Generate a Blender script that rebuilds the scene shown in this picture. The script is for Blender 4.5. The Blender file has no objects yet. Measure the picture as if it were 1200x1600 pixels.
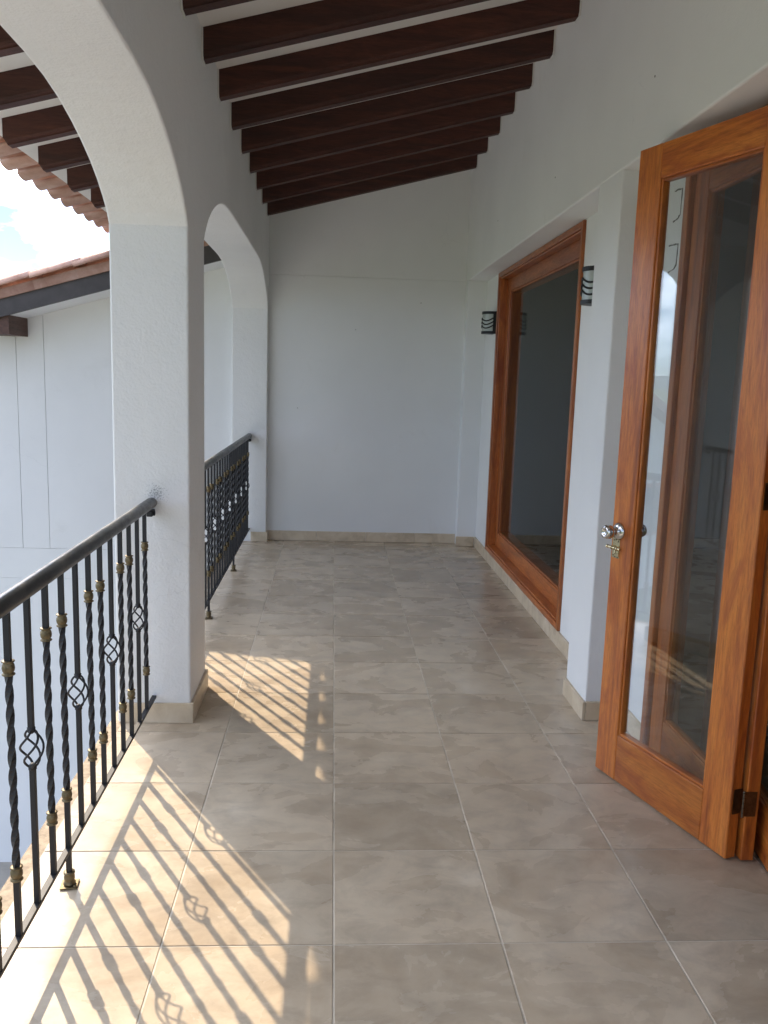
import bpy, bmesh, math, random
from math import pi, sin, cos, sqrt, radians
from mathutils import Vector, Matrix, noise
random.seed(7)
SC = bpy.context.scene
COL = SC.collection

# ------------------------------------------------------------------ camera
CAM = (-0.0297, -2.0272, 1.4809)
yaw, pitch, roll, FPX = 0.062992, 0.156541, 0.031015, 1318.84
fw = Vector((sin(yaw)*cos(pitch), cos(yaw)*cos(pitch), -sin(pitch)))
rt = Vector((cos(yaw), -sin(yaw), 0)); up = rt.cross(fw)
r2 = cos(roll)*rt + sin(roll)*up; u2 = -sin(roll)*rt + cos(roll)*up
cd = bpy.data.cameras.new('camera'); cam = bpy.data.objects.new('camera', cd); COL.objects.link(cam)
M = Matrix((( r2.x, u2.x, -fw.x, CAM[0]), (r2.y, u2.y, -fw.y, CAM[1]), (r2.z, u2.z, -fw.z, CAM[2]), (0, 0, 0, 1)))
cam.matrix_world = M
cd.sensor_fit = 'VERTICAL'; cd.sensor_height = 24.0; cd.lens = 24.0*FPX/1600.0
cd.clip_start = 0.05; cd.clip_end = 9000
SC.camera = cam

# ------------------------------------------------------------------ sun, sky, exposure
SUNV = Vector((-0.705, 1.163, 1.0)).normalized()          # towards the sun
elev = math.asin(SUNV.z); azim = math.atan2(SUNV.x, SUNV.y)
sd = bpy.data.lights.new('sun', 'SUN'); sun = bpy.data.objects.new('sun', sd); COL.objects.link(sun)
sd.energy = 2.35; sd.angle = radians(0.45); sd.color = (1.0, 0.82, 0.60)
sun.rotation_euler = SUNV.to_track_quat('Z', 'Y').to_euler(); sun.location = (-20, 30, 30)
W = bpy.data.worlds.new('World'); SC.world = W; W.use_nodes = True
nt = W.node_tree; nt.nodes.clear()
def N(t, k, **kw):
    n = t.nodes.new(k)
    for a, b in kw.items(): setattr(n, a, b)
    return n
sky = N(nt, 'ShaderNodeTexSky', sky_type='NISHITA'); sky.sun_disc = False
sky.sun_elevation = elev; sky.sun_rotation = azim; sky.air_density = 1.0; sky.dust_density = .25; sky.ozone_density = 3.0
tc = N(nt, 'ShaderNodeTexCoord'); mp = N(nt, 'ShaderNodeMapping'); mp.inputs['Scale'].default_value = (1, 1, 2.6); mp.inputs['Location'].default_value = (-7.22, 1.112, -1.937)
cn = N(nt, 'ShaderNodeTexNoise'); cn.inputs['Scale'].default_value = 2.3; cn.inputs['Detail'].default_value = 9; cn.inputs['Roughness'].default_value = .56; cn.inputs['Distortion'].default_value = .15
cr = N(nt, 'ShaderNodeValToRGB'); cr.color_ramp.elements[0].position = .43; cr.color_ramp.elements[1].position = .60
cn2 = N(nt, 'ShaderNodeTexNoise'); cn2.inputs['Scale'].default_value = 5; cn2.inputs['Detail'].default_value = 6
cr2 = N(nt, 'ShaderNodeValToRGB'); cr2.color_ramp.elements[0].position = .3; cr2.color_ramp.elements[1].position = .7
cr2.color_ramp.elements[0].color = (6.2, 6.9, 8.3, 1); cr2.color_ramp.elements[1].color = (12.2, 12.8, 13.6, 1)
mx = N(nt, 'ShaderNodeMix', data_type='RGBA')
bg = N(nt, 'ShaderNodeBackground'); bg.inputs['Strength'].default_value = 0.10
wo = N(nt, 'ShaderNodeOutputWorld')
L = nt.links.new
L(tc.outputs['Generated'], mp.inputs['Vector']); L(mp.outputs[0], cn.inputs['Vector']); L(mp.outputs[0], cn2.inputs['Vector'])
L(cn.outputs['Fac'], cr.inputs[0]); L(cn2.outputs['Fac'], cr2.inputs[0])
L(cr.outputs[0], mx.inputs['Factor']); tn = N(nt, 'ShaderNodeVectorMath', operation='MULTIPLY'); tn.inputs[1].default_value = (.46, .62, .90); L(sky.outputs[0], tn.inputs[0]); L(tn.outputs[0], mx.inputs['A'])
nv = N(nt, 'ShaderNodeVectorMath', operation='NORMALIZE'); L(tc.outputs['Generated'], nv.inputs[0])
dp_ = N(nt, 'ShaderNodeVectorMath', operation='DOT_PRODUCT'); dp_.inputs[1].default_value = SUNV; L(nv.outputs[0], dp_.inputs[0])
cl = N(nt, 'ShaderNodeMath', operation='MAXIMUM'); cl.inputs[1].default_value = 0; L(dp_.outputs['Value'], cl.inputs[0])
pw_ = N(nt, 'ShaderNodeMath', operation='POWER'); pw_.inputs[1].default_value = 3; L(cl.outputs[0], pw_.inputs[0])
ma_ = N(nt, 'ShaderNodeMath', operation='MULTIPLY_ADD'); ma_.inputs[1].default_value = 4.5; ma_.inputs[2].default_value = .75; L(pw_.outputs[0], ma_.inputs[0])
glow = N(nt, 'ShaderNodeVectorMath', operation='SCALE'); L(cr2.outputs[0], glow.inputs[0]); L(glow.outputs[0], mx.inputs['B']); L(ma_.outputs[0], glow.inputs['Scale']); L(mx.outputs['Result'], bg.inputs[0]); L(bg.outputs[0], wo.inputs[0])
SC.view_settings.view_transform = 'Standard'; SC.view_settings.look = 'None'
SC.view_settings.gamma = 1; SC.view_settings.use_curve_mapping = False
SC.view_settings.exposure = 1.62
try:
    SC.cycles.max_bounces = 10; SC.cycles.diffuse_bounces = 6; SC.cycles.glossy_bounces = 5; SC.cycles.transparent_max_bounces = 16
    SC.cycles.use_denoising = True
except Exception: pass

# ------------------------------------------------------------------ materials
class Mat:
    def __init__(s, name):
        s.m = bpy.data.materials.new(name); s.m.use_nodes = True; s.t = s.m.node_tree
        s.b = s.t.nodes['Principled BSDF']; s.out = s.t.nodes['Material Output']
        s.tc = None
    def n(s, k, **kw): return N(s.t, k, **kw)
    def l(s, a, b): s.t.links.new(a, b)
    def coord(s, scale=(1, 1, 1), rand=False, loc=(0, 0, 0)):
        tc = s.n('ShaderNodeTexCoord'); mp = s.n('ShaderNodeMapping'); mp.inputs['Scale'].default_value = scale
        mp.inputs['Location'].default_value = loc
        if rand:
            oi = s.n('ShaderNodeObjectInfo'); mu = s.n('ShaderNodeMath', operation='MULTIPLY'); mu.inputs[1].default_value = 37.0
            s.l(oi.outputs['Random'], mu.inputs[0]); ad = s.n('ShaderNodeVectorMath', operation='ADD')
            s.l(tc.outputs['Object'], ad.inputs[0]); s.l(mu.outputs[0], ad.inputs[1]); s.l(ad.outputs[0], mp.inputs[0]); s.rand = oi.outputs['Random']
        else: s.l(tc.outputs['Object'], mp.inputs[0])
        return mp.outputs[0]
    def noise(s, vec, scale, detail=4, rough=.5, dist=0.0):
        n = s.n('ShaderNodeTexNoise'); n.inputs['Scale'].default_value = scale; n.inputs['Detail'].default_value = detail
        n.inputs['Roughness'].default_value = rough; n.inputs['Distortion'].default_value = dist
        s.l(vec, n.inputs['Vector']); return n.outputs['Fac']
    def ramp(s, fac, stops):
        r = s.n('ShaderNodeValToRGB'); e = r.color_ramp.elements
        while len(e) < len(stops): e.new(.5)
        for i, (p, c) in enumerate(stops): e[i].position = p; e[i].color = (*c, 1) if len(c) == 3 else c
        s.l(fac, r.inputs[0]); return r.outputs[0]
    def mix(s, fac, a, b, mode='MIX'):
        m = s.n('ShaderNodeMix', data_type='RGBA', blend_type=mode)
        for inp, v in ((m.inputs['Factor'], fac), (m.inputs['A'], a), (m.inputs['B'], b)):
            if isinstance(v, (int, float)): inp.default_value = v
            elif isinstance(v, tuple): inp.default_value = (*v, 1)
            else: s.l(v, inp)
        return m.outputs['Result']
    def base(s, v):
        if isinstance(v, tuple): s.b.inputs['Base Color'].default_value = (*v, 1)
        else: s.l(v, s.b.inputs['Base Color'])
    def set(s, **kw):
        for k, v in kw.items():
            k = k.replace('_', ' ').title() if k != 'IOR' else 'IOR'
            if hasattr(v, 'node'): s.l(v, s.b.inputs[k])
            else: s.b.inputs[k].default_value = v
    def bump(s, h, strength=.3, dist=.002):
        b = s.n('ShaderNodeBump'); b.inputs['Strength'].default_value = strength; b.inputs['Distance'].default_value = dist
        s.l(h, b.inputs['Height'])
        if s.b.inputs['Normal'].links: s.l(s.b.inputs['Normal'].links[0].from_socket, b.inputs['Normal'])
        s.l(b.outputs[0], s.b.inputs['Normal'])

def stucco(name, col, fine=110, amt=.5, dist=.003, spray=False):
    m = Mat(name); v = m.coord()
    a = m.noise(v, fine, 3, .55); b = m.noise(v, 9, 4, .6); c = m.noise(v, 1.3, 3, .5)
    d1 = tuple(x*.93 for x in col)
    base = m.mix(m.ramp(c, [(.3, (0, 0, 0)), (.7, (1, 1, 1))]), d1, col)
    base = m.mix(m.ramp(b, [(.62, (0, 0, 0)), (.78, (.35, .35, .35))]), base, tuple(x*.9 for x in col))
    vo = m.n('ShaderNodeTexVoronoi', feature='DISTANCE_TO_EDGE'); vo.inputs['Scale'].default_value = 1.1
    wn = m.n('ShaderNodeTexNoise'); wn.inputs['Scale'].default_value = 5; wn.inputs['Detail'].default_value = 5; m.l(v, wn.inputs['Vector'])
    wa = m.n('ShaderNodeVectorMath', operation='MULTIPLY_ADD'); wa.inputs[1].default_value = (.35,)*3; m.l(wn.outputs['Color'], wa.inputs[0]); m.l(v, wa.inputs[2]); m.l(wa.outputs[0], vo.inputs['Vector'])
    ck = m.ramp(vo.outputs['Distance'], [(.0, (1, 1, 1)), (.0035, (0, 0, 0))]); mk = m.ramp(m.noise(v, .9, 3, .5), [(.56, (0, 0, 0)), (.64, (.16, .16, .16))])
    base = m.mix(m.mix(1.0, ck, mk, 'MULTIPLY'), base, tuple(x*.45 for x in col))
    sm_ = m.noise(v, 2.7, 7, .7, .4); base = m.mix(m.ramp(sm_, [(.60, (0, 0, 0)), (.74, (.30, .30, .30))]), base, (col[0]*.80, col[1]*.79, col[2]*.76))
    if spray:      # overspray of black paint where the handrail meets the pillar
        g = m.n('ShaderNodeNewGeometry'); ds = m.n('ShaderNodeVectorMath', operation='DISTANCE')
        ds.inputs[1].default_value = (-.745, 1.45, .99); m.l(g.outputs['Position'], ds.inputs[0])
        sp = m.noise(v, 160, 2, .6); sub = m.n('ShaderNodeMath', operation='MULTIPLY'); sub.inputs[1].default_value = 4.6
        m.l(ds.outputs['Value'], sub.inputs[0]); ad = m.n('ShaderNodeMath', operation='SUBTRACT'); m.l(sp, ad.inputs[0]); m.l(sub.outputs[0], ad.inputs[1])
        base = m.mix(m.ramp(ad.outputs[0], [(.37, (0, 0, 0)), (.52, (.5, .5, .5))]), base, (.04, .045, .06))
    m.base(base); m.set(roughness=.75)
    m.bump(a, amt, dist); m.bump(m.noise(v, 26, 2, .5), amt*.6, dist*2.2)
    return m.m
def simple(name, col, rough=.5, metal=0, var=.1, sc=20, bump=0, spec=None):
    m = Mat(name); v = m.coord(rand=True); a = m.noise(v, sc, 4, .6)
    m.base(m.ramp(a, [(.3, tuple(x*(1-var) for x in col)), (.7, tuple(min(1, x*(1+var)) for x in col))]))
    m.set(roughness=rough, metallic=metal)
    if bump: m.bump(m.noise(v, sc*4, 3), bump, .002)
    return m.m
def wood(name, axis, dark, mid, light, rough=.36, coat=.20, scale=1.0, contrast=1.0):
    m = Mat(name); sc = [9*scale]*3; sc['xyz'.index(axis)] = .75*scale
    v = m.coord(tuple(sc), rand=True)
    a = m.noise(v, 1.5, 5, .60, 1.6); b = m.noise(v, 20, 6, .72, .6)
    c1 = m.ramp(a, [(.28, dark), (.47, mid), (.72, light)])
    fine = m.ramp(b, [(.36, tuple([.62]*3)), (.56, (1, 1, 1))])
    c = m.mix(.85*contrast, c1, fine, 'MULTIPLY')
    sc2 = [3.2*scale]*3; sc2['xyz'.index(axis)] = .9*scale; v2 = m.coord(tuple(sc2), rand=True); pt = m.noise(v2, 1.7, 7, .66, 2.2)
    c = m.mix(m.ramp(pt, [(.50, (0, 0, 0)), (.66, (.62, .62, .62))]), c, tuple(x*k_ for x, k_ in zip(dark, (1.15, .95, .9))))
    c = m.mix(m.ramp(pt, [(.28, (.45, .45, .45)), (.40, (0, 0, 0))]), c, tuple(x*1.12 for x in light))
    hu = m.n('ShaderNodeHueSaturation'); mr = m.n('ShaderNodeMapRange'); mr.inputs['To Min'].default_value = .82; mr.inputs['To Max'].default_value = 1.15
    m.l(m.rand, mr.inputs['Value']); m.l(mr.outputs[0], hu.inputs['Value']); m.l(c, hu.inputs['Color'])
    m.base(hu.outputs[0]); m.set(roughness=m.ramp(b, [(.3, (rough+.12,)*3), (.7, (rough-.06,)*3)]))
    m.b.inputs['Coat Weight'].default_value = coat; m.b.inputs['Coat Roughness'].default_value = .22
    m.bump(b, .18, .0012)
    return m.m
TD, TM, TL = (.22, .046, .009), (.48, .135, .018), (.60, .205, .034)
WOOD_Z = wood('teak_vertical', 'z', TD, TM, TL); WOOD_X = wood('teak_horizontal', 'x', TD, TM, TL)
WOOD_Y = wood('teak_long', 'y', TD, TM, TL)
RD, RM, RL = (.20, .045, .010), (.40, .108, .020), (.52, .165, .034)
RWOOD_Z = wood('red_teak_vertical', 'z', RD, RM, RL); RWOOD_Y = wood('red_teak_horizontal', 'y', RD, RM, RL)
BEAMW = wood('dark_beam_wood', 'x', (.030, .007, .004), (.060, .013, .0065), (.095, .024, .011), rough=.62, coat=.0)
STUCCO = stucco('white_stucco', (.80, .80, .79), 130, .35, .0022)
STUCCO_R = stucco('rough_white_stucco', (.81, .81, .80), 95, .6, .0034, spray=True)
PLASTER = stucco('smooth_white_plaster', (.80, .805, .80), 60, .12, .0015)
CEIL = stucco('ceiling_plaster', (.78, .76, .72), 60, .2, .002)
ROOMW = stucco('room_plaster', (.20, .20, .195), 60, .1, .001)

def tilemat():
    m = Mat('mottled_ceramic'); v = m.coord((1.0, 1.35, 1.0), rand=True)
    a = m.noise(v, 3.2, 6, .56, .5); b = m.noise(v, 8, 7, .66, .5); c = m.noise(v, 70, 4, .7)
    col = m.ramp(a, [(.25, (.40, .310, .215)), (.45, (.50, .405, .295)), (.60, (.57, .475, .355)), (.75, (.64, .55, .43))])
    col = m.mix(m.ramp(b, [(.44, (0, 0, 0)), (.72, (.58, .58, .58))]), col, (.29, .235, .175))
    col = m.mix(m.ramp(c, [(.60, (0, 0, 0)), (.76, (.22, .22, .22))]), col, (.6, .52, .43))
    hu = m.n('ShaderNodeHueSaturation'); mr = m.n('ShaderNodeMapRange'); mr.inputs['To Min'].default_value = .90; mr.inputs['To Max'].default_value = 1.06
    m.l(m.rand, mr.inputs['Value']); m.l(mr.outputs[0], hu.inputs['Value']); m.l(col, hu.inputs['Color'])
    m.base(hu.outputs[0]); m.set(roughness=m.ramp(a, [(.3, (.25,)*3), (.7, (.30,)*3)])); m.b.inputs['Specular IOR Level'].default_value = .36
    m.bump(c, .03, .0005)
    return m.m
TILE = tilemat()
def basemat():
    m = Mat('beige_baseboard_ceramic'); v = m.coord((1, 1, 1), rand=True)
    a = m.noise(v, 9, 6, .6, .8)
    m.base(m.ramp(a, [(.3, (.46, .365, .25)), (.5, (.60, .49, .35)), (.72, (.68, .58, .44))])); m.set(roughness=.4)
    return m.m
BASE = basemat()
GROUT = simple('grout', (.62, .56, .47), .85, 0, .30, 6, .2)
CEMENT = simple('raw_cement_edge', (.36, .285, .20), .9, 0, .35, 34, .6)
BLACK = simple('black_wrought_iron', (.008, .008, .011), .55, .0, .25, 30, .15)
def railmat():
    m = Mat('worn_black_pipe'); v = m.coord((1, .35, 1)); a = m.noise(v, 14, 6, .7, .5); b = m.noise(v, 70, 4, .7)
    m.base(m.ramp(a, [(.38, (.030, .031, .034)), (.62, (.075, .072, .068)), (.8, (.15, .14, .13))]))
    m.set(roughness=m.ramp(b, [(.3, (.26,)*3), (.7, (.44,)*3)]), metallic=.55); m.bump(b, .12, .0006); return m.m
RAILM = railmat()
BRASS = simple('aged_brass', (.155, .12, .065), .5, .7, .35, 90, .2)
BRASS2 = simple('bolt_brass', (.55, .46, .28), .25, .95, .15, 60)
STEEL = simple('brushed_steel', (.62, .60, .58), .18, 1, .06, 50)
DARKM = simple('dark_bronze', (.11, .070, .038), .32, .85, .3, 50)
LAMPB = simple('black_lamp_metal', (.018, .018, .020), .45, .3, .2, 30)
def terramat(name, c1, c2, c3):
    m = Mat(name); v = m.coord(rand=True); a = m.noise(v, 6, 6, .65, .3); b = m.noise(v, 50, 4, .7)
    col = m.ramp(a, [(.3, c1), (.5, c2), (.72, c3)])
    hu = m.n('ShaderNodeHueSaturation'); mr = m.n('ShaderNodeMapRange'); mr.inputs['To Min'].default_value = .8; mr.inputs['To Max'].default_value = 1.2
    m.l(m.rand, mr.inputs['Value']); m.l(mr.outputs[0], hu.inputs['Value']); m.l(col, hu.inputs['Color'])
    m.base(hu.outputs[0]); m.set(roughness=.82); m.bump(b, .3, .003); return m.m
TERRA = terramat('terracotta', (.34, .18, .13), (.45, .27, .205), (.56, .39, .32))
def glassmat(name, tint=(.93, .96, .97), base=.075, coef=.90):
    m = Mat(name); t = m.t; t.nodes.remove(m.b)
    tr = m.n('ShaderNodeBsdfTransparent'); tr.inputs[0].default_value = (*tint, 1)
    gl = m.n('ShaderNodeBsdfGlossy'); gl.inputs['Roughness'].default_value = 0.0; gl.inputs['Color'].default_value = (.96, .97, .98, 1)
    g = m.n('ShaderNodeNewGeometry'); dt = m.n('ShaderNodeVectorMath', operation='DOT_PRODUCT'); m.l(g.outputs['Normal'], dt.inputs[0]); m.l(g.outputs['Incoming'], dt.inputs[1])
    ab = m.n('ShaderNodeMath', operation='ABSOLUTE'); m.l(dt.outputs['Value'], ab.inputs[0])
    om = m.n('ShaderNodeMath', operation='SUBTRACT'); om.inputs[0].default_value = 1; m.l(ab.outputs[0], om.inputs[1])
    pw = m.n('ShaderNodeMath', operation='POWER'); pw.inputs[1].default_value = 5; m.l(om.outputs[0], pw.inputs[0])
    fr = m.n('ShaderNodeMath', operation='MULTIPLY_ADD'); fr.inputs[1].default_value = coef; fr.inputs[2].default_value = base; m.l(pw.outputs[0], fr.inputs[0])
    ms = m.n('ShaderNodeMixShader'); m.l(fr.outputs[0], ms.inputs[0]); m.l(tr.outputs[0], ms.inputs[1]); m.l(gl.outputs[0], ms.inputs[2])
    m.l(ms.outputs[0], m.out.inputs['Surface']); return m.m
GLASS = glassmat('clear_glass'); GLASS_W = glassmat('grey_window_glass', (.88, .90, .90), .03, .26)
FROST = simple('white_lamp_glass', (.44, .48, .45), .25, 0, .03, 5)
GRASS = simple('lawn', (.075, .11, .035), .95, 0, .4, 3, .5)
PATIO = simple('patio_concrete', (.33, .31, .28), .85, 0, .2, 2, .3)
LEAF = simple('leaf_green', (.055, .085, .025), .6, 0, .5, 1.3)
BARK = simple('bark', (.12, .085, .06), .9, 0, .3, 12, .6)
HILL = simple('hill_forest', (.10, .15, .16), .95, 0, .25, .02)
FASCIA = simple('dark_grey_fascia', (.060, .052, .052), .6, 0, .2, 9, .1)
PURLIN = wood('purlin_wood', 'y', (.05, .022, .016), (.095, .045, .032), (.14, .07, .05), rough=.6, coat=0)

# ------------------------------------------------------------------ mesh helpers
class MB:
    def __init__(s): s.v = []; s.f = []; s.sm = []
    def add(s, vs, fs, smooth=False):
        o = len(s.v); s.v += [tuple(v) for v in vs]; s.f += [tuple(i+o for i in f) for f in fs]; s.sm += [smooth]*len(fs); return s
    def box(s, a, b, c=0.0):
        (x0, y0, z0), (x1, y1, z1) = a, b
        if c <= 0:
            vs = [(x, y, z) for z in (z0, z1) for x, y in ((x0, y0), (x1, y0), (x1, y1), (x0, y1))]
            return s.add(vs, [(3, 2, 1, 0), (4, 5, 6, 7), (0, 1, 5, 4), (1, 2, 6, 5), (2, 3, 7, 6), (3, 0, 4, 7)])
        bm = bmesh.new(); bmesh.ops.create_cube(bm, size=1)
        for v in bm.verts: v.co = Vector(((x0+x1)/2+v.co.x*(x1-x0), (y0+y1)/2+v.co.y*(y1-y0), (z0+z1)/2+v.co.z*(z1-z0)))
        bmesh.ops.bevel(bm, geom=list(bm.edges), offset=c, segments=1, affect='EDGES', profile=.5)
        bm.verts.index_update()
        s.add([v.co[:] for v in bm.verts], [[v.index for v in f.verts] for f in bm.faces]); bm.free(); return s
    def tube(s, pts, r, seg=8, caps=True, smooth=True):
        pts = [Vector(p) for p in pts]; n = len(pts); rs = r if isinstance(r, (list, tuple)) else [r]*n
        ref = None; vs = []
        for i, p in enumerate(pts):
            d = (pts[min(i+1, n-1)]-pts[max(i-1, 0)]).normalized()
            if ref is None: ref = Vector((0, 0, 1)) if abs(d.z) < .9 else Vector((1, 0, 0))
            x = (ref - d*ref.dot(d)).normalized(); ref = x; y = d.cross(x)
            vs += [p + rs[i]*(cos(2*pi*k/seg)*x + sin(2*pi*k/seg)*y) for k in range(seg)]
        fs = [(i*seg+k, i*seg+(k+1) % seg, (i+1)*seg+(k+1) % seg, (i+1)*seg+k) for i in range(n-1) for k in range(seg)]
        s.add(vs, fs, smooth)
        if caps: s.add(vs[:seg], [tuple(range(seg))[::-1]]); s.add(vs[-seg:], [tuple(range(seg))])
        return s
    def lathe(s, prof, origin=(0, 0, 0), axis=(0, 0, 1), seg=16, smooth=True):
        ax = Vector(axis).normalized(); ref = Vector((1, 0, 0)) if abs(ax.x) < .9 else Vector((0, 1, 0))
        x = (ref-ax*ref.dot(ax)).normalized(); y = ax.cross(x); o = Vector(origin); vs = []
        for r, h in prof: vs += [o+ax*h+r*(cos(2*pi*k/seg)*x+sin(2*pi*k/seg)*y) for k in range(seg)]
        n = len(prof)
        fs = [(i*seg+k, i*seg+(k+1) % seg, (i+1)*seg+(k+1) % seg, (i+1)*seg+k) for i in range(n-1) for k in range(seg)]
        fs += [tuple(range(seg))[::-1], tuple((n-1)*seg+k for k in range(seg))]
        return s.add(vs, fs, smooth)
    def mesh(s, name, mat, off=(0, 0, 0)):
        me = bpy.data.meshes.new(name); ox, oy, oz = off
        me.from_pydata([(x-ox, y-oy, z-oz) for x, y, z in s.v], [], s.f)
        me.materials.append(mat); me.polygons.foreach_set('use_smooth', s.sm); me.update()
        bm = bmesh.new(); bm.from_mesh(me)
        bmesh.ops.recalc_face_normals(bm, faces=bm.faces); bm.to_mesh(me); bm.free()
        return me
WL = {}                      # world location of things built by translation only
def tag(o, label=None, cat=None, group=None, kind=None):
    if label: o['label'] = label
    if cat: o['category'] = cat
    if group: o['group'] = group
    if kind: o['kind'] = kind
    return o
def put(name, mb, mat, parent=None, loc=None, bevel=0, segs=2):
    """mb in world coordinates unless the parent is rotated (then local)"""
    pl = WL.get(parent.name, (0, 0, 0)) if parent else (0, 0, 0)
    loc = pl if loc is None else loc
    o = bpy.data.objects.new(name, mb.mesh(name, mat, loc)); COL.objects.link(o)
    o.location = tuple(loc[i]-pl[i] for i in range(3)); o.parent = parent; WL[o.name] = loc
    if bevel:
        b = o.modifiers.new('bevel', 'BEVEL'); b.width = bevel; b.segments = segs; b.limit_method = 'ANGLE'; b.angle_limit = radians(40)
        b.harden_normals = False
    return o
def inst(name, me, parent, loc, rot=(0, 0, 0)):
    """object sharing mesh data, loc in world (translation-only parents)"""
    pl = WL.get(parent.name, (0, 0, 0)) if parent else (0, 0, 0)
    o = bpy.data.objects.new(name, me); COL.objects.link(o); o.parent = parent
    o.location = tuple(loc[i]-pl[i] for i in range(3)); o.rotation_euler = rot; WL[o.name] = loc; return o
def thing(name, loc, rz=0, label=None, cat=None, group=None, local=False):
    o = bpy.data.objects.new(name, None); o.empty_display_size = .2; COL.objects.link(o); o.location = loc; o.rotation_euler = (0, 0, rz)
    WL[o.name] = (0, 0, 0) if local else tuple(loc); return tag(o, label, cat, group)

# ------------------------------------------------------------------ key dimensions
XA0, XA1 = -.92, -.613        # arcade wall outer / inner face
XR, XW = 1.115, 1.28          # right wall upper / recess face
YB = 5.58                     # back wall face
SL = .263                     # roof slope
def zc(x): return 2.905 + SL*(x+.61)      # ceiling underside
def zb(x): return 2.782 + SL*(x+.61)      # beam underside
YS = -3.3                     # near end of the porch (behind the camera)

# ------------------------------------------------------------------ terrain
g = MB(); S = 60; ext = 4000
g.add([(-ext, -ext, 0), (ext, -ext, 0), (ext, ext, 0), (-ext, ext, 0)], [(0, 1, 2, 3)])
gr = put('ground', g, GRASS, loc=(0, 0, 0)); gr.location.z = -3.20; tag(gr, kind='structure')
g = MB().box((-9.5, -12, -3.30), (8, 20, -3.17)); tag(put('patio', g, PATIO, loc=(0, 0, -3.17)), kind='structure')
# far hills
def hills():
    mb = MB(); n = 120; vs = []; fs = []
    for i in range(n+1):
        a = 2*pi*i/n
        h = 34 + 30*noise.noise((cos(a)*2.2, sin(a)*2.2, 0)) + 12*noise.noise((cos(a)*7, sin(a)*7, 3))
        for k, (r, f) in enumerate(((1900, 0), (2200, .55), (2600, 1), (3100, .6), (3600, 0))):
            vs.append((r*cos(a), r*sin(a), f*max(8, h) + (9*noise.noise((r*.01, a*6, 1)) if 0 < k < 4 else -6)))
    for i in range(n):
        for k in range(4): fs.append((i*5+k, (i+1)*5+k, (i+1)*5+k+1, i*5+k+1))
    mb.add(vs, fs, True); o = put('hills', mb, HILL); o.location.z = -3.2; tag(o, kind='structure')
hills()

# ------------------------------------------------------------------ floor with its tiles
fl = MB().box((-.955, YS-.1, -.30), (1.40, YB+.3, -.0035))
floor = put('floor', fl, CEMENT, loc=(0, 0, 0)); tag(floor, kind='structure')
gb = MB().box((-.899, YS-.05, -.02), (1.352, YB+.2, -.0022)); put('grout_bed', gb, GROUT, floor)
tm = MB().box((.0024, .0024, -.010), (.4476, .4476, 0), .0012).mesh('tile', TILE, (.225, .225, 0))
for j in range(-8, 13):
    for i in range(-2, 3):
        o = inst('tile', tm, floor, (i*.45+.225, j*.45+.225, random.uniform(-.0003, .0003)))
        if random.random() < .5: o.rotation_euler.z = pi

# ------------------------------------------------------------------ walls
# arcade wall with three flattened arches
def arch_pts(y0, y1):       # opening from y0 to y1; returns profile over the opening, left spring to right spring
    base = [(0, 2.045), (.03, 2.085), (.085, 2.128), (.15, 2.170), (.24, 2.216), (.34, 2.255), (.45, 2.290), (.58, 2.322), (.72, 2.343), (.88, 2.354), (1.05, 2.357)]
    sm = []
    for k in range(len(base)-1):
        sm.append(base[k]); 
    sm.append(base[-1])
    L_ = [(y0+a, z) for a, z in sm]; R_ = [(y1-a, z) for a, z in sm[::-1]]
    return L_+R_
openings = [(-2.10, 1.45), (1.865, 5.49)]
prof = [(YS-.1, -.002)]
for y0, y1 in openings: prof += [(y0, -.002)] + arch_pts(y0, y1) + [(y1, -.002)]
prof += [(YB+.2, -.002)]
def extr_x(prof2, x0, x1, ztop):
    n = len(prof2); vs = []
    for x in (x0, x1): vs += [(x, y, z) for y, z in prof2] + [(x, prof2[-1][0], ztop(x)), (x, prof2[0][0], ztop(x))]
    m = n+2
    fs = [tuple(range(m))[::-1], tuple(range(m, 2*m))] + [(i, (i+1) % m, m+(i+1) % m, m+i) for i in range(m)]
    return MB().add(vs, fs)
aw = put('arched_wall', extr_x(prof, XA0, XA1, lambda x: zc(x)+.02), STUCCO_R, loc=(-.77, 0, 0), bevel=.009, segs=3)
tag(aw, 'white stucco arcade wall with flattened arches and pillars along the balcony railing', 'arcade wall')
# back wall, lower face slightly proud of the upper
bw = put('back_wall', MB().box((XA1-.02, YB, -.002), (XW+.3, YB+.25, 2.350)), PLASTER, loc=(.3, YB, 0), bevel=.006)
tag(bw, 'white plaster end wall closing the far end of the porch, with a ledge line', 'wall')
ub = MB(); y0 = YB+.004
ub.add([(XA1-.01, y0, 2.345), (1.4, y0, 2.345), (1.4, y0, zc(1.4)), (XA1-.01, y0, zc(XA1)), (XA1-.01, YB+.25, 2.352), (1.4, YB+.25, 2.352), (1.4, YB+.25, zc(1.4)), (XA1-.01, YB+.25, zc(XA1))],
       [(0, 1, 2, 3), (7, 6, 5, 4), (0, 4, 5, 1), (1, 5, 6, 2), (2, 6, 7, 3), (3, 7, 4, 0)])
put('upper_wall', ub, PLASTER, bw)
put('pilaster', MB().box((1.112, 5.455, -.002), (XW+.02, YB+.05, 2.345)), PLASTER, bw, bevel=.006)
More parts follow.
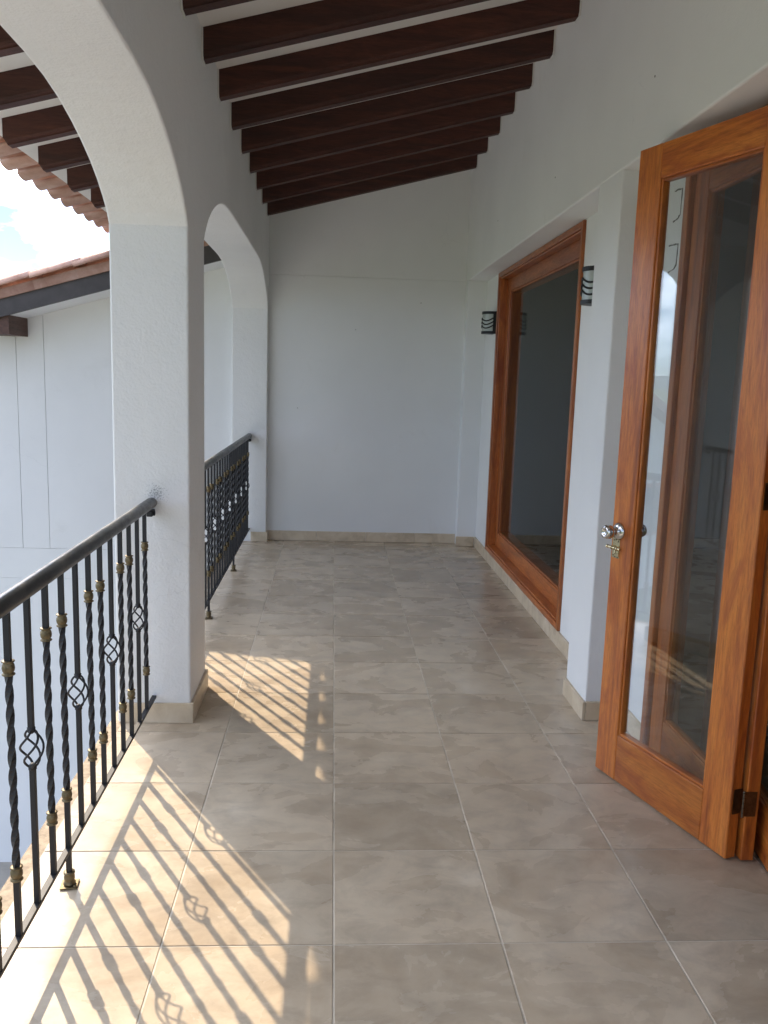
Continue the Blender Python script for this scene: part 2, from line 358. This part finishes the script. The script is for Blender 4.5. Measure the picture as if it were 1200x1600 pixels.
# house wall on the right: upper wall over recesses, pier, recess wall with window opening, door bay
hw = put('house_wall', MB().box((XR, YS-.1, 2.345), (1.50, YB+.02, 3.9)), STUCCO, loc=(1.2, 1.65, 0), bevel=.008)
tag(hw, 'white stucco house wall with recessed window bay, pier and door bay', 'house wall')
put('pier', MB().box((XR+.002, 1.50, -.002), (XW+.13, 1.81, 2.36)), STUCCO, hw, bevel=.008)
rw = MB(); X2 = 1.405
rw.box((XW, 1.79, -.002), (X2, 2.535, 2.36)); rw.box((XW, 4.87, -.002), (X2, YB+.02, 2.36)); rw.box((XW, 2.535, -.002), (X2, 4.87, .093)); rw.box((XW, 2.535, 2.341), (X2, 4.87, 2.36))
put('recess_wall', rw, STUCCO, hw)
put('door_reveal', MB().box((XW+.006, 1.225, -.002), (X2+.001, 1.51, 2.36)), STUCCO, hw)
put('near_wall', MB().box((XR+.002, YS, -.002), (X2, -.56, 2.36)), STUCCO, hw)
# small chased plaster patches on the door reveal (outlines of filled boxes)
CRACK = simple('plaster_crack', (.16, .155, .14), .9, 0, .3, 40)
def patch(y0, y1, z0, z1):
    mb = MB(); x = XW+.0055
    pts = [(y1, z1), (y0, z1-.004), (y0+.003, z0+.012), (y0+.02, z0), (y1, z0-.008)]
    P = []
    for k in range(len(pts)-1):
        for q in range(6):
            t = q/6; P.append((x+random.uniform(-.001, .001), pts[k][0]*(1-t)+pts[k+1][0]*t+random.uniform(-.0015, .0015), pts[k][1]*(1-t)+pts[k+1][1]*t+random.uniform(-.0015, .0015)))
    mb.tube(P, [random.uniform(.0012, .0042) for _ in P], 5)
    put('plaster_joint', mb, CRACK, hw)
patch(1.285, 1.36, 2.13, 2.24); patch(1.285, 1.37, 1.94, 2.035)

for (x_, y_, z_) in ((XR-.0005, 2.60, 2.56), (XR-.0005, 4.2, 2.62), (XR-.0005, 1.2, 2.60)):
    put('nail_hole', MB().lathe([(.0045, 0), (.004, .0012)], (x_, y_, z_), (-1, 0, 0), 8), CRACK, hw)
for (x_, z_) in ((.15, 1.9), (.72, 2.15), (-.35, 1.2)):
    put('nail_hole', MB().lathe([(.004, 0), (.0035, .0012)], (x_, YB, z_), (0, -1, 0), 8), CRACK, bw)
# baseboards
def bb_x(parent, x0, x1, y, s=-1, h=.088):       # runs along X, face towards s*Y
    x = x0
    while x < x1-.01:
        e = min(x+.45, x1); mb = MB(); ya, yb_ = sorted((y, y+s*.013)); mb.box((x+.001, ya, 0.001), (e-.001, yb_, h), .0015); put('baseboard_tile', mb, BASE, parent, loc=((x+e)/2, y, 0)); x = e
def bb_y(parent, y0, y1, x, s=-1, h=.088):
    y = y0
    while y < y1-.01:
        e = min(y+.45, y1); mb = MB(); xa, xb = sorted((x, x+s*.013)); mb.box((xa, y+.001, 0.001), (xb, e-.001, h), .0015); put('baseboard_tile', mb, BASE, parent, loc=(x, (y+e)/2, 0)); y = e
bb_x(bw, -.613, 1.112, YB); bb_x(bw, 1.10, 1.2655, 5.455)
bb_y(hw, 1.81, 5.44, XW, h=.091); bb_y(hw, 1.487, 1.81, XR+.002); bb_x(hw, XR+.003, XW, 1.50)
bb_y(hw, 1.225, 1.487, XW+.006)
bb_x(aw, -.905, -.600, 1.45); bb_y(aw, 1.45, 1.865, XA1, 1); bb_x(aw, -.905, -.600, 1.865, 1)
bb_x(aw, -.75, -.600, 5.49); bb_y(aw, 5.49, YB-.014, XA1, 1)
bb_y(aw, YS-.09, -2.10, XA1, 1); bb_x(aw, -.905, -.600, -2.10, 1)

# ------------------------------------------------------------------ roof: slab, beams, tiles
roof = thing('porch_roof', (0, 0, 2.9), label='sloping porch roof of dark wooden beams under clay tiles', cat='roof')
x0, x1 = -1.71, 1.45
rs = MB(); ya, yb_ = YS-.4, YB+.3
rs.add([(x, y, zc(x)+t) for t in (0, .10) for x, y in ((x0, ya), (x1, ya), (x1, yb_), (x0, yb_))], [(3, 2, 1, 0), (4, 5, 6, 7), (0, 1, 5, 4), (1, 2, 6, 5), (2, 3, 7, 6), (3, 0, 4, 7)])
put('ceiling_slab', rs, CEIL, roof)
def beam_mesh():
    # section in (y, z): routed lower near edge; length along x, vertical ends
    w = .068; sec = [(0, 0), (-w+.012, 0), (-w+.012, .006), (-w+.004, .011), (-w, .022), (-w, .135), (0, .135)]
    xs = [-1.62, -1.60, 1.17]; vs = []; m = len(sec)
    for k, x in enumerate(xs):
        for y, z in sec: vs.append((x, y, zb(x)+(max(z, .035) if (k == 0 and z < .03) else z)))
    fs = [tuple(range(m)), tuple(2*m+i for i in range(m))[::-1]] + [(k*m+i, k*m+(i+1) % m, (k+1)*m+(i+1) % m, (k+1)*m+i) for k in range(2) for i in range(m)]
    return MB().add(vs, fs).mesh('beam', BEAMW, (0, 0, 2.9))
bmh = beam_mesh()
MORT = stucco('mortar', (.70, .69, .66), 60, .3, .003)
for k in range(-11, 8):
    yy = 1.872 + .4905*k
    inst('beam', bmh, roof, (0, yy, 2.9))
cl_me = MB()
for x_ in (XA1+.003, XR-.003):
    w_, e_ = .068, .007; cl_me.box((x_-.004, -w_-e_, zb(x_)-e_-2.9), (x_+.004, e_, zc(x_)-2.9+.02), .003)
    cl_me = cl_me
cl_me = cl_me.mesh('mortar_joint', MORT)
for k in range(-3, 8): inst('mortar_joint', cl_me, roof, (0, 1.872+.4905*k, 2.9))
# eave tiles of the porch (barrel pans hang, covers sit between)
PER = .2625
def barrel(length, r0, r1, thick, upd, seg=10, ang=pi*.5, vsc=1.0, pw=1.0):
    """half pipe along +x, radius r0 at x=0 (low end), r1 at x=length; upd=+1 convex up, -1 convex down"""
    vs = []; n = seg+1
    for x, r in ((0, r0), (length, r1)):
        for rr in (r, r-thick):
            for k in range(n):
                a = -ang + 2*ang*k/seg
                vs.append((x, rr*sin(a), upd*vsc*(rr*max(cos(a), 0)**pw)))
    def q(e, l, k): return e*2*n+l*n+k
    fs = []
    for k in range(seg):
        fs += [(q(0, 0, k), q(0, 0, k+1), q(1, 0, k+1), q(1, 0, k)), (q(0, 1, k), q(1, 1, k), q(1, 1, k+1), q(0, 1, k+1)),
               (q(0, 0, k), q(0, 1, k), q(0, 1, k+1), q(0, 0, k+1)), (q(1, 0, k), q(1, 0, k+1), q(1, 1, k+1), q(1, 1, k))]
    for k in (0, seg): fs.append((q(0, 0, k), q(1, 0, k), q(1, 1, k), q(0, 1, k)))
    return vs, fs
TL_ = .42
pan_v, pan_f = barrel(TL_, .082, .076, .012, -1, ang=pi*.47, vsc=.50, pw=.75); cov_v, cov_f = barrel(TL_, .094, .080, .012, 1, ang=pi*.47, vsc=.80)
pan_me = MB().add(pan_v, pan_f, True).mesh('roof_tile', TERRA); cov_me = MB().add(cov_v, cov_f, True).mesh('roof_tile', TERRA)
slope_a = math.atan(SL)
XE = -1.905
def tile_at(me, x, y, z, parent, a, jit=.003):
    inst('roof_tile', me, parent, (x+random.uniform(-jit, jit), y+random.uniform(-.002, .002), z), (random.uniform(-.015, .015), -a, random.uniform(-.012, .012)))
ZE = 2.612+.005              # axis height of the pans at the eave
yy = -4.6
PH = 3.350
ks = [k for k in range(-42, 9)]
for k in ks:
    y = PH + k*PER
    if YS-.2 < y < YB+.2:
        tile_at(pan_me, XE, y, ZE, roof, slope_a); tile_at(cov_me, XE-.005, y+PER/2, ZE-.010, roof, slope_a)
st = MB(); ca, sa = cos(slope_a), sin(slope_a)
def bake(mb, vs, fs, x, y, z, ca, sa, jit=.006):
    jx = random.uniform(-jit, jit); mb.add([(x+jx+vx*ca-vz*sa, y+vy, z+vx*sa+vz*ca) for vx, vy, vz in vs], fs, True)
for c in range(1, 9):
    xx = XE + c*.365*ca; zz = ZE + c*.365*sa + .012
    for k in ks:
        y = PH+k*PER
        if YS-.2 < y < YB+.2: bake(st, pan_v, pan_f, xx, y, zz, ca, sa); bake(st, cov_v, cov_f, xx, y+PER/2, zz-.022, ca, sa)
tag(put('upper_roof_tile', st, TERRA, roof), kind='stuff')

# ------------------------------------------------------------------ neighbouring wing: wall in line with the back wall, own sloped roof
wing = thing('house_wing', (-2.6, YB, -3.17), label='white house wing with dark fascia and clay tile verge seen beyond the railing', cat='building')
XL = -4.75
def zs(x): return 2.128 + .29*(x+1.88)       # soffit underside
def slab_poly(xa, xb, z0, z1f, ya, yb_):
    return [(xa, ya, z0), (xb, ya, z0), (xb, ya, z1f(xb)), (xa, ya, z1f(xa)), (xa, yb_, z0), (xb, yb_, z0), (xb, yb_, z1f(xb)), (xa, yb_, z1f(xa))], [(0, 1, 2, 3), (7, 6, 5, 4), (0, 4, 5, 1), (1, 5, 6, 2), (2, 6, 7, 3), (3, 7, 4, 0)]
xs = [XL, -3.95, -2.782, -2.546, XA0-.004]
mb = MB().box((XL+.02, YB+.006, -3.17), (XA0-.01, 9.5, .9)); mb.add(*slab_poly(XL+.02, XA0-.01, .9, lambda x: zs(x)+.02, YB+.006, 9.5)); put('wall_core', mb, simple('joint_grey', (.42, .42, .42), .9), wing)
for k in range(4):
    a, b = xs[k]+.0022, xs[k+1]-.0022
    put('wall_panel', MB().add(*slab_poly(a, b, -.116, lambda x: zs(x)+.004, YB-.004, YB+.02)), PLASTER, wing)
put('wall_panel', MB().box((XL, YB-.004, -.392), (XA0-.004, YB+.02, -.1185)), PLASTER, wing)
put('wall_panel', MB().box((XL, YB-.004, -3.17), (XA0-.004, YB+.02, -.394)), PLASTER, wing)
put('wall_panel', MB().box((XL-.02, YB, -3.17), (XL+.02, 9.5, zs(XL))), PLASTER, wing)
YV = 5.11                                     # verge front
def strip(xa, xb, f0, f1, ya, yb_):
    return [(xa, ya, f0(xa)), (xb, ya, f0(xb)), (xb, ya, f1(xb)), (xa, ya, f1(xa)), (xa, yb_, f0(xa)), (xb, yb_, f0(xb)), (xb, yb_, f1(xb)), (xa, yb_, f1(xa))], [(0, 1, 2, 3), (7, 6, 5, 4), (0, 4, 5, 1), (1, 5, 6, 2), (2, 6, 7, 3), (3, 7, 4, 0)]
XG = XL-.45
put('fascia_board', MB().add(*strip(XG, XA0-.01, lambda x: zs(x)-.004, lambda x: zs(x)+.135, YV, YV+.03)), FASCIA, wing)
put('soffit', MB().add(*strip(XG+.01, XA0-.01, lambda x: zs(x)+.002, lambda x: zs(x)+.10, YV+.031, 10.0)), PLASTER, wing)
put('purlin', MB().box((-2.93, YV+.035, 1.745), (-2.675, YB, 1.925)), PURLIN, wing)
put('purlin', MB().box((-4.73, YV+.035, 1.205), (-4.55, YB, 1.39)), PURLIN, wing)
aw_ = math.atan(.29); cw, sw = cos(aw_), sin(aw_); crs = .36
st = MB()
for j in range(18):
    y = YV+.005 + j*PER
    for c in range(13):
        xx = XG-.02 + c*crs*cw; zz = zs(xx)+.185+.010
        if xx > XA0-.35: continue
        if j < 2:
            tile_at(cov_me, xx, y, zz+.020, wing, aw_+.035, .006); tile_at(pan_me, xx, y+PER*.42 if j == 0 else y+PER/2, zz+.03, wing, aw_+.02)
        else: bake(st, cov_v, cov_f, xx, y, zz+.02, cw, sw); bake(st, pan_v, pan_f, xx, y+PER/2, zz+.03, cw, sw)
    if j == 0:     # bedding tile under the verge cover
        for c in range(13):
            xx = XG-.01 + c*crs*cw
            if xx < XA0-.35: put('verge_tile', MB().add([(vx*cw-vz*sw+xx, y-.012+vy*.25, zs(xx)+.135+vx*sw+vz*cw) for vx, vy, vz in MB().box((0, -.06, .0), (TL_-.05, .06, .075), .004).v], MB().box((0, -.06, .0), (TL_-.05, .06, .075), .004).f), TERRA, wing, loc=(xx, y, zs(xx)))
tag(put('upper_roof_tile', st, TERRA, wing), kind='stuff')

# ------------------------------------------------------------------ opposite house (seen in the door glass), tree
opp = thing('white_house', (-12.5, 12, -3.17), label='white neighbouring house with low gabled clay roof reflected in the door glass', cat='house')
def gz(x): return 1.5 + .45*(x+11.9) if x < -8.5 else 1.5+.45*3.4-.45*(x+8.5)
mb = MB(); pts = [(-16, -3.17), (-5.4, -3.17), (-5.4, gz(-5.4)), (-8.5, gz(-8.5)), (-16, gz(-16))]; n = len(pts)
mb.add([(x, y, z) for y in (9.8, 16) for x, z in pts], [tuple(range(n)), tuple(range(n, 2*n))[::-1]]+[(i, n+i, n+(i+1) % n, (i+1) % n) for i in range(n)]); put('wall', mb, PLASTER, opp)
for xa, xb in ((-16.6, -8.5), (-8.5, -4.9)):
    put('roof', MB().add(*strip(xa, xb, lambda x: gz(x)+.01, lambda x: gz(x)+.22, 9.45, 16.4)), TERRA, opp)
for xc in (-13.3, -9.3):
    f = put('window', MB().box((xc-.6, 9.74, -1.9), (xc+.6, 9.83, -.7)), RWOOD_Z, opp); put('pane', MB().box((xc-.52, 9.72, -1.82), (xc+.52, 9.735, -.78)), FASCIA, f)

def tree(loc, h, cr_, seed, label, cat='tree'):
    rnd = random.Random(seed); t = thing('tree', loc, label=label, cat=cat); x, y, z = loc
    tk = MB(); tk.tube([(x, y, z), (x+.1, y, z+h*.3), (x-.05, y+.1, z+h*.55), (x, y, z+h*.75)], [.22, .17, .12, .06], 9)
    cs = []
    for k in range(9):
        a = rnd.uniform(0, 6.28); r = rnd.uniform(.3, .9)*cr_; zz = z+h*rnd.uniform(.5, .95)
        p = Vector((x+r*cos(a), y+r*sin(a), zz)); cs.append((p, rnd.uniform(.35, .6)*cr_)); tk.tube([(x, y, z+h*.45), ((x+p.x)/2, (y+p.y)/2, z+h*.62), p[:]], [.08, .05, .02], 6)
    put('trunk', tk, BARK, t)
    lf = MB()
    for p, r in cs:
        for q in range(420):
            d = Vector((rnd.gauss(0, 1), rnd.gauss(0, 1), rnd.gauss(0, .75))).normalized()*r*rnd.random()**.4
            c = p+d; u = Vector((rnd.gauss(0, 1), rnd.gauss(0, 1), rnd.gauss(0, .6))).normalized(); w = u.orthogonal().normalized(); s_ = rnd.uniform(.07, .14)
            lf.add([c-u*s_, c+w*s_*.45, c+u*s_, c-w*s_*.45], [(0, 1, 2, 3)])
    put('crown', lf, LEAF, t)
tree((-17.5, 20.5, -3.2), 7.2, 2.3, 3, 'bushy green tree beyond the roof of the white neighbouring house')
tree((-15.2, 1.5, -3.2), 5.2, 2.0, 5, 'leafy green tree on the lawn left of the balcony')
tree((-14.0, -6.5, -3.2), 6.0, 2.3, 8, 'broad green tree on the lawn behind the camera side')

# ------------------------------------------------------------------ railings
ZR = .951; ZBR = .116; XRL = -.765
def twist_bar(z0, z1, za, zb_, s=.0069, turns=5.0, step=.012):
    mb = MB(); zsn = [z0, za]; z = za
    while z < zb_-1e-6: z = min(z+step, zb_); zsn.append(z)
    zsn.append(z1); vs = []
    for z in zsn:
        t = min(max((z-za)/(zb_-za), 0), 1); a = t*turns*pi*.5*2 + pi/4
        rr = s*1.414
        for k in range(4): vs.append((rr*cos(a+k*pi/2), rr*sin(a+k*pi/2), z))
    n = len(zsn); fs = [(i*4+k, i*4+(k+1) % 4, (i+1)*4+(k+1) % 4, (i+1)*4+k) for i in range(n-1) for k in range(4)]
    mb.add(vs, fs); return mb
collar_prof = [(.0085, -.023), (.0165, -.0225), (.0170, -.0195), (.0125, -.0165), (.0125, -.0145), (.0155, -.009), (.0166, 0), (.0155, .009), (.0125, .0145), (.0125, .0165), (.0170, .0195), (.0165, .0225), (.0085, .023)]
collar_prof = [(r*.88, h*.76) for r, h in collar_prof]; collar_prof[0] = (.0095, collar_prof[0][1]); collar_prof[-1] = (.0095, collar_prof[-1][1])
collar_me = MB().lathe(collar_prof, seg=14).mesh('collar', BRASS)
bar_t = twist_bar(ZBR, ZR-.012, .283, .797).mesh('baluster', BLACK)
bar_tf = twist_bar(.006, ZR-.012, .283, .797).mesh('baluster', BLACK)
mb = MB(); s_ = .0069
for a, b in ((ZBR, .492), (.590, ZR-.012)): mb.box((-s_, -s_, a), (s_, s_, b), .001)
bar_b = mb.mesh('baluster', BLACK)
mb = MB()
for k in range(4):
    P = []
    for q in range(15):
        t = q/14; a = k*pi/2 + t*pi*1.05; r = .005+.0225*sin(pi*t)**.75; P.append((r*cos(a), r*sin(a), .490+.102*t))
    mb.tube(P, .0030, 6)
mb.lathe([(.004, .480), (.0105, .486), (.0095, .497), (.004, .502)], seg=8); mb.lathe([(.004, .580), (.0095, .585), (.0105, .596), (.004, .602)], seg=8)
basket_me = mb.mesh('basket', BLACK)
foot_me = MB().box((-.024, -.024, .001), (.024, .024, .006), .001).lathe([(.011, .006), (.017, .008), (.0175, .012), (.013, .016), (.0155, .024), (.0155, .032), (.012, .038), (.0165, .041), (.016, .045), (.009, .046)], seg=14).lathe([(.004, .005), (.005, .011)], origin=(.018, -.018, 0), seg=8).mesh('foot', BRASS)
def railing(y_near, y_far, t0, count, label, feet):
    r = thing('balcony_railing', (XRL, (y_near+y_far)/2, 0), label=label, cat='railing', group='wrought iron railings between the arcade pillars')
    mb = MB(); mb.tube([(XRL, y_near+.012, ZR), (XRL, y_near+.03, ZR), (XRL, y_far-.03, ZR), (XRL, y_far-.004, ZR-.001)], [.0205, .0226, .0226, .021], 24)
    put('handrail', mb, RAILM, r, bevel=0)
    put('bottom_rail', MB().box((XRL-.009, y_near+.004, ZBR-.006), (XRL+.009, y_far-.004, ZBR+.006), .001), BLACK, r)
    for ye, sg in ((y_far, -1), (y_near, 1)):
        b = MB(); b.box((XRL-.012, min(ye, ye+sg*.055), ZR-.052), (XRL+.012, max(ye, ye+sg*.055)-.0, ZR-.027), .003)
        b.lathe([(.010, 0), (.010, .006), (.004, .007)], origin=(XRL+.012, ye+sg*.035, ZR-.040), axis=(1, 0, 0), seg=10)
        put('bracket', b, BLACK, r)
    for k in range(count):
        y = t0 - .129*k
        if y < y_near+.03: break
        if k % 3 == 1:
            o = inst('baluster', bar_b, r, (XRL, y, 0)); c = inst('basket', basket_me, o, (XRL, y, 0)); c.rotation_euler.z = random.uniform(0, .4)
        else:
            ft = k in feet; o = inst('baluster', bar_tf if ft else bar_t, r, (XRL, y, 0))
            for z in (.797, .283): c = inst('collar', collar_me, o, (XRL, y, z)); c.rotation_euler.z = random.uniform(0, 3)
            if ft: inst('foot', foot_me, r, (XRL, y, 0)).rotation_euler.z = pi/4*.15
        o.rotation_euler.z = random.uniform(-.03, .03)
    return r
railing(-2.10, 1.45, 1.303, 30, 'nearest black iron balcony railing, casting its shadow on the sunlit tiles', (8, 18))
railing(1.865, 5.49, 5.345, 30, 'farther black iron balcony railing, between the big pillar and the end wall', (8, 18))

# ------------------------------------------------------------------ window
win = thing('window', (1.30, 3.70, .093), label='large fixed single pane window in reddish teak frame on the recessed wall', cat='window')
Y0, Y1, Z0, Z1 = 2.536, 4.869, .094, 2.340
fx = 1.262; fl_ = .050
def frame_parts(parent, x0, x1, Y0, Y1, Z0, Z1, w, wb=None, nm='frame', c=.004):
    wb = wb or w
    put(nm+'_stile', MB().box((x0, Y0, Z0), (x1, Y0+w, Z1), c), RWOOD_Z, parent, loc=(x0, Y0, Z0)); put(nm+'_stile', MB().box((x0, Y1-w, Z0), (x1, Y1, Z1), c), RWOOD_Z, parent, loc=(x0, Y1, Z0))
    put(nm+'_rail', MB().box((x0+.001, Y0+w, Z0), (x1, Y1-w, Z0+wb), c), RWOOD_Y, parent, loc=(x0, Y0, Z0)); put(nm+'_rail', MB().box((x0+.001, Y0+w, Z1-w), (x1, Y1-w, Z1), c), RWOOD_Y, parent, loc=(x0, Y0, Z1))
frame_parts(win, fx, 1.42, Y0, Y1, Z0, Z1, .036, nm='frame')
frame_parts(win, fx+.012, 1.38, Y0+.036, Y1-.036, Z0+.036, Z1-.036, .012, nm='bead', c=.003)
frame_parts(win, 1.335, 1.378, Y0+.048, Y1-.048, Z0+.048, Z1-.048, .10, .115, nm='sash', c=.003)
frame_parts(win, 1.345, 1.44, Y0+.148, Y1-.148, Z0+.163, Z1-.148, .012, nm='glazing_bead', c=.002)
put('pane', MB().box((1.356, Y0+.152, Z0+.167), (1.361, Y1-.152, Z1-.152)), GLASS_W, win)

# ------------------------------------------------------------------ folding door leaves
def leaf(name, loc, rz, wd, label, glass=None, th=.042, H=2.295, st_=.118, rb=.185, rtp=.115):
    d = thing(name, loc, rz, label, 'door', local=True); c = .003
    put('stile', MB().box((0, -th/2, .006), (st_, th/2, H), c), WOOD_Z, d, loc=(0, 0, 0)); put('stile', MB().box((wd-st_, -th/2, .006), (wd, th/2, H), c), WOOD_Z, d, loc=(wd, 0, 0))
    put('rail', MB().box((st_, -th/2+.0008, .006), (wd-st_, th/2-.0008, rb), c), WOOD_X, d, loc=(.3, 0, 0)); put('rail', MB().box((st_, -th/2+.0008, H-rtp), (wd-st_, th/2-.0008, H), c), WOOD_X, d, loc=(.3, 0, 2))
    a, b, z0, z1 = st_, wd-st_, rb, H-rtp
    for (p, q, mt) in (((a, -th/2+.006, z0), (a+.010, th/2-.006, z1), WOOD_Z), ((b-.010, -th/2+.006, z0), (b, th/2-.006, z1), WOOD_Z), ((a+.010, -th/2+.006, z0), (b-.010, th/2-.006, z0+.010), WOOD_X), ((a+.010, -th/2+.006, z1-.010), (b-.010, th/2-.006, z1), WOOD_X)):
        put('glazing_bead', MB().box(p, q, .002), mt, d, loc=p)
    put('pane', MB().box((a+.004, -.0025, z0+.004), (b-.004, .0025, z1-.004)), glass or GLASS, d, loc=(0, 0, 0))
    return d
P1 = Vector((1.021, 1.028, 0)); P2 = Vector((1.240, .379, 0)); dv = (P2-P1).normalized(); rz = math.atan2(dv.y, dv.x)
nrm = Vector((dv.y, -dv.x, 0))       # points to -X (outer face)
if nrm.x > 0: nrm = -nrm
TH = .042
c0 = P1 - nrm*TH/2                   # P1-P2 is the outer face
L1 = leaf('door_leaf', tuple(c0), rz, .685, 'open folding teak door leaf with steel knob and brass bolt, swung out into the porch')
sgn = 1 if (Matrix.Rotation(rz, 3, 'Z') @ Vector((0, 1, 0))).dot(nrm) > 0 else -1
def loc_pt(x, off, z): return (x, sgn*(TH/2+off), z)
def knob(side, parent, mat):
    s = sgn*side; o = (.042, s*TH/2, .950); ax = (0, s, 0)
    prof = [(.032, 0), (.033, .003), (.029, .008), (.020, .012), (.0125, .015), (.0115, .028), (.014, .031), (.0235, .037), (.0262, .046), (.0262, .056), (.022, .066), (.015, .068), (.012, .064), (.003, .061)]
    k = put('door_knob', MB().lathe(prof, o, ax, 28), mat, parent, loc=(0, 0, 0)); return k
knob(1, L1, STEEL); knob(-1, L1, DARKM)
b = MB(); y_ = sgn*TH/2
def sb(x0, x1, o0, o1, z0, z1, c=.0005): b.box((x0, min(y_+sgn*o0, y_+sgn*o1), z0), (x1, max(y_+sgn*o0, y_+sgn*o1), z1), c)
sb(.010, .052, 0, .002, .848, .923); 
b2 = b; put('barrel_bolt', b, BRASS2, L1, loc=(0, 0, 0)); b = MB()
b.tube([(-.012, y_+sgn*.010, .886), (.066, y_+sgn*.010, .886)], .0048, 12); b.tube([(-.012, y_+sgn*.010, .886), (-.004, y_+sgn*.010, .886)], .0066, 12)
for xx in (.014, .034, .046): b.tube([(xx, y_+sgn*.010, .886), (xx+.005, y_+sgn*.010, .886)], .0072, 12)
b.tube([(.038, y_+sgn*.010, .884), (.038, y_+sgn*.013, .866)], .0035, 8)
sb(.030, .052, .002, .006, .855, .868)
bo = put('bolt', b, BRASS2, bpy.data.objects['barrel_bolt'], loc=(0, 0, 0)); b = MB()
for xx, zz in ((.018, .914), (.044, .912), (.018, .857), (.044, .852), (.030, .917), (.028, .853)): b.lathe([(.0032, 0), (.0032, .0028), (.0015, .003)], (xx, y_, zz), (0, sgn, 0), 8)
put('screw', b, DARKM, bpy.data.objects['barrel_bolt'], loc=(0, 0, 0))

X_2 = 1.308
L2 = leaf('door_leaf', (X_2, 1.170, 0), -pi/2, .799, 'closed teak door leaf in the wall plane, seen through the glass of the open leaf', GLASS_W)
a3 = math.atan2(-.99, -.16)
L3 = leaf('door_leaf', (1.492, 1.10, 0), a3, .90, 'teak door leaf behind the hinge, only a narrow strip of it in view', GLASS_W)
# hinges between leaf 1 and leaf 2
def hinge(z):
    h = thing('hinge', (1.272, .366, z), label=('lowest' if z < .5 else 'middle' if z < 1.5 else 'topmost') + ' dark bronze butt hinge joining the open leaf to the closed leaf', cat='hinge', group='bronze hinges on the folding door')
    hh = .082
    put('hinge_plate', MB().box((1.2735, .3665, z-hh/2), (1.318, .3695, z+hh/2), .0006), DARKM, h)
    e = P2 - nrm*TH*.5
    # plate on the end of the open leaf
    d3 = Vector((-nrm.x, -nrm.y, 0)); mbp = MB()
    p0 = P2 + dv*.0005 - nrm*.010; p1 = P2 + dv*.0005 - nrm*TH; t3 = dv*.0025
    mbp.add([(*(p0.xy), z-hh/2), (*(p1.xy), z-hh/2), (*((p1+t3).xy), z-hh/2), (*((p0+t3).xy), z-hh/2), (*(p0.xy), z+hh/2), (*(p1.xy), z+hh/2), (*((p1+t3).xy), z+hh/2), (*((p0+t3).xy), z+hh/2)],
            [(3, 2, 1, 0), (4, 5, 6, 7), (0, 1, 5, 4), (1, 2, 6, 5), (2, 3, 7, 6), (3, 0, 4, 7)])
    put('hinge_plate', mbp, DARKM, h)
    k = MB()
    for q in range(5): k.tube([(1.2735, .3625, z-hh/2+q*hh/5+.0006), (1.2735, .3625, z-hh/2+(q+1)*hh/5-.0006)], .0048, 10)
    k.lathe([(.003, 0), (.0055, .002), (.003, .005)], (1.2735, .3625, z+hh/2), (0, 0, 1), 10)
    put('hinge_knuckle', k, simple('hinge_pin', (.18, .14, .10), .25, 1), h)
for z in (.20, 1.17, 2.10): hinge(z)
# door frame: jamb, head, threshold track
df = thing('door_frame', (1.31, .35, 0), label='teak door frame lining the door bay beside the pier', cat='door frame')
put('jamb', MB().box((1.268, 1.178, 0), (1.40, 1.222, 2.344), .003), WOOD_Z, df); put('jamb', MB().box((1.268, -.555, 0), (1.40, -.51, 2.344), .003), WOOD_Z, df)
put('head', MB().box((1.270, -.51, 2.305), (1.40, 1.178, 2.344), .003), WOOD_Y, df)
put('jamb_stop', MB().box((1.336, 1.164, 0), (1.40, 1.178, 2.305), .002), WOOD_Z, df)

# ------------------------------------------------------------------ wall lamps
def lamp(y, label):
    l = thing('wall_lamp', (XW, y, 1.87), label=label, cat='wall lamp', group='black banded wall lamps beside the window'); z0, z1 = 1.872, 2.050; w = .080; dp = .098
    put('back_plate', MB().box((XW-.028, y-w, z0), (XW, y+w, z1), .002), LAMPB, l)
    def halfdisc(za, zb_, r=1.0, mat=LAMPB, nm='cap'):
        mb = MB(); n = 18; R = [(XW-.026-(dp-.016)*r*sin(pi*k/n), y+w*r*cos(pi*k/n)) for k in range(n+1)]
        vs = [(a, b, za) for a, b in R]+[(a, b, zb_) for a, b in R]; m = n+1
        fs = [tuple(range(m))[::-1], tuple(range(m, 2*m))]+[(i, (i+1) % m, m+(i+1) % m, m+i) for i in range(m)]
        put(nm, mb.add(vs, fs), mat, l)
    halfdisc(z0, z0+.020); halfdisc(z1-.022, z1); halfdisc(z0+.018, z1-.020, .93, FROST, 'shade')
    for zz in (1.915, 1.944, 1.973):
        P = [(XW-.026-(dp-.016)*.97*sin(pi*k/24), y+w*.97*cos(pi*k/24), zz+.024*(1-abs(sin(2*pi*k/24)))) for k in range(25)]; put('band', MB().tube(P, 0.0050, 6), LAMPB, l)
lamp(5.02, 'black half round wall lamp between the far pilaster and the window')
lamp(2.17, 'black half round wall lamp half hidden by the pier, near side of the window')

# ------------------------------------------------------------------ dark room behind the glass
rm = thing('interior_room', (3, 2, 0), label='dim plastered room behind the window and door glass', cat='room')
put('room_floor', MB().box((1.352, YS, -.05), (5.2, YB+.1, -.004)), TILE, rm)
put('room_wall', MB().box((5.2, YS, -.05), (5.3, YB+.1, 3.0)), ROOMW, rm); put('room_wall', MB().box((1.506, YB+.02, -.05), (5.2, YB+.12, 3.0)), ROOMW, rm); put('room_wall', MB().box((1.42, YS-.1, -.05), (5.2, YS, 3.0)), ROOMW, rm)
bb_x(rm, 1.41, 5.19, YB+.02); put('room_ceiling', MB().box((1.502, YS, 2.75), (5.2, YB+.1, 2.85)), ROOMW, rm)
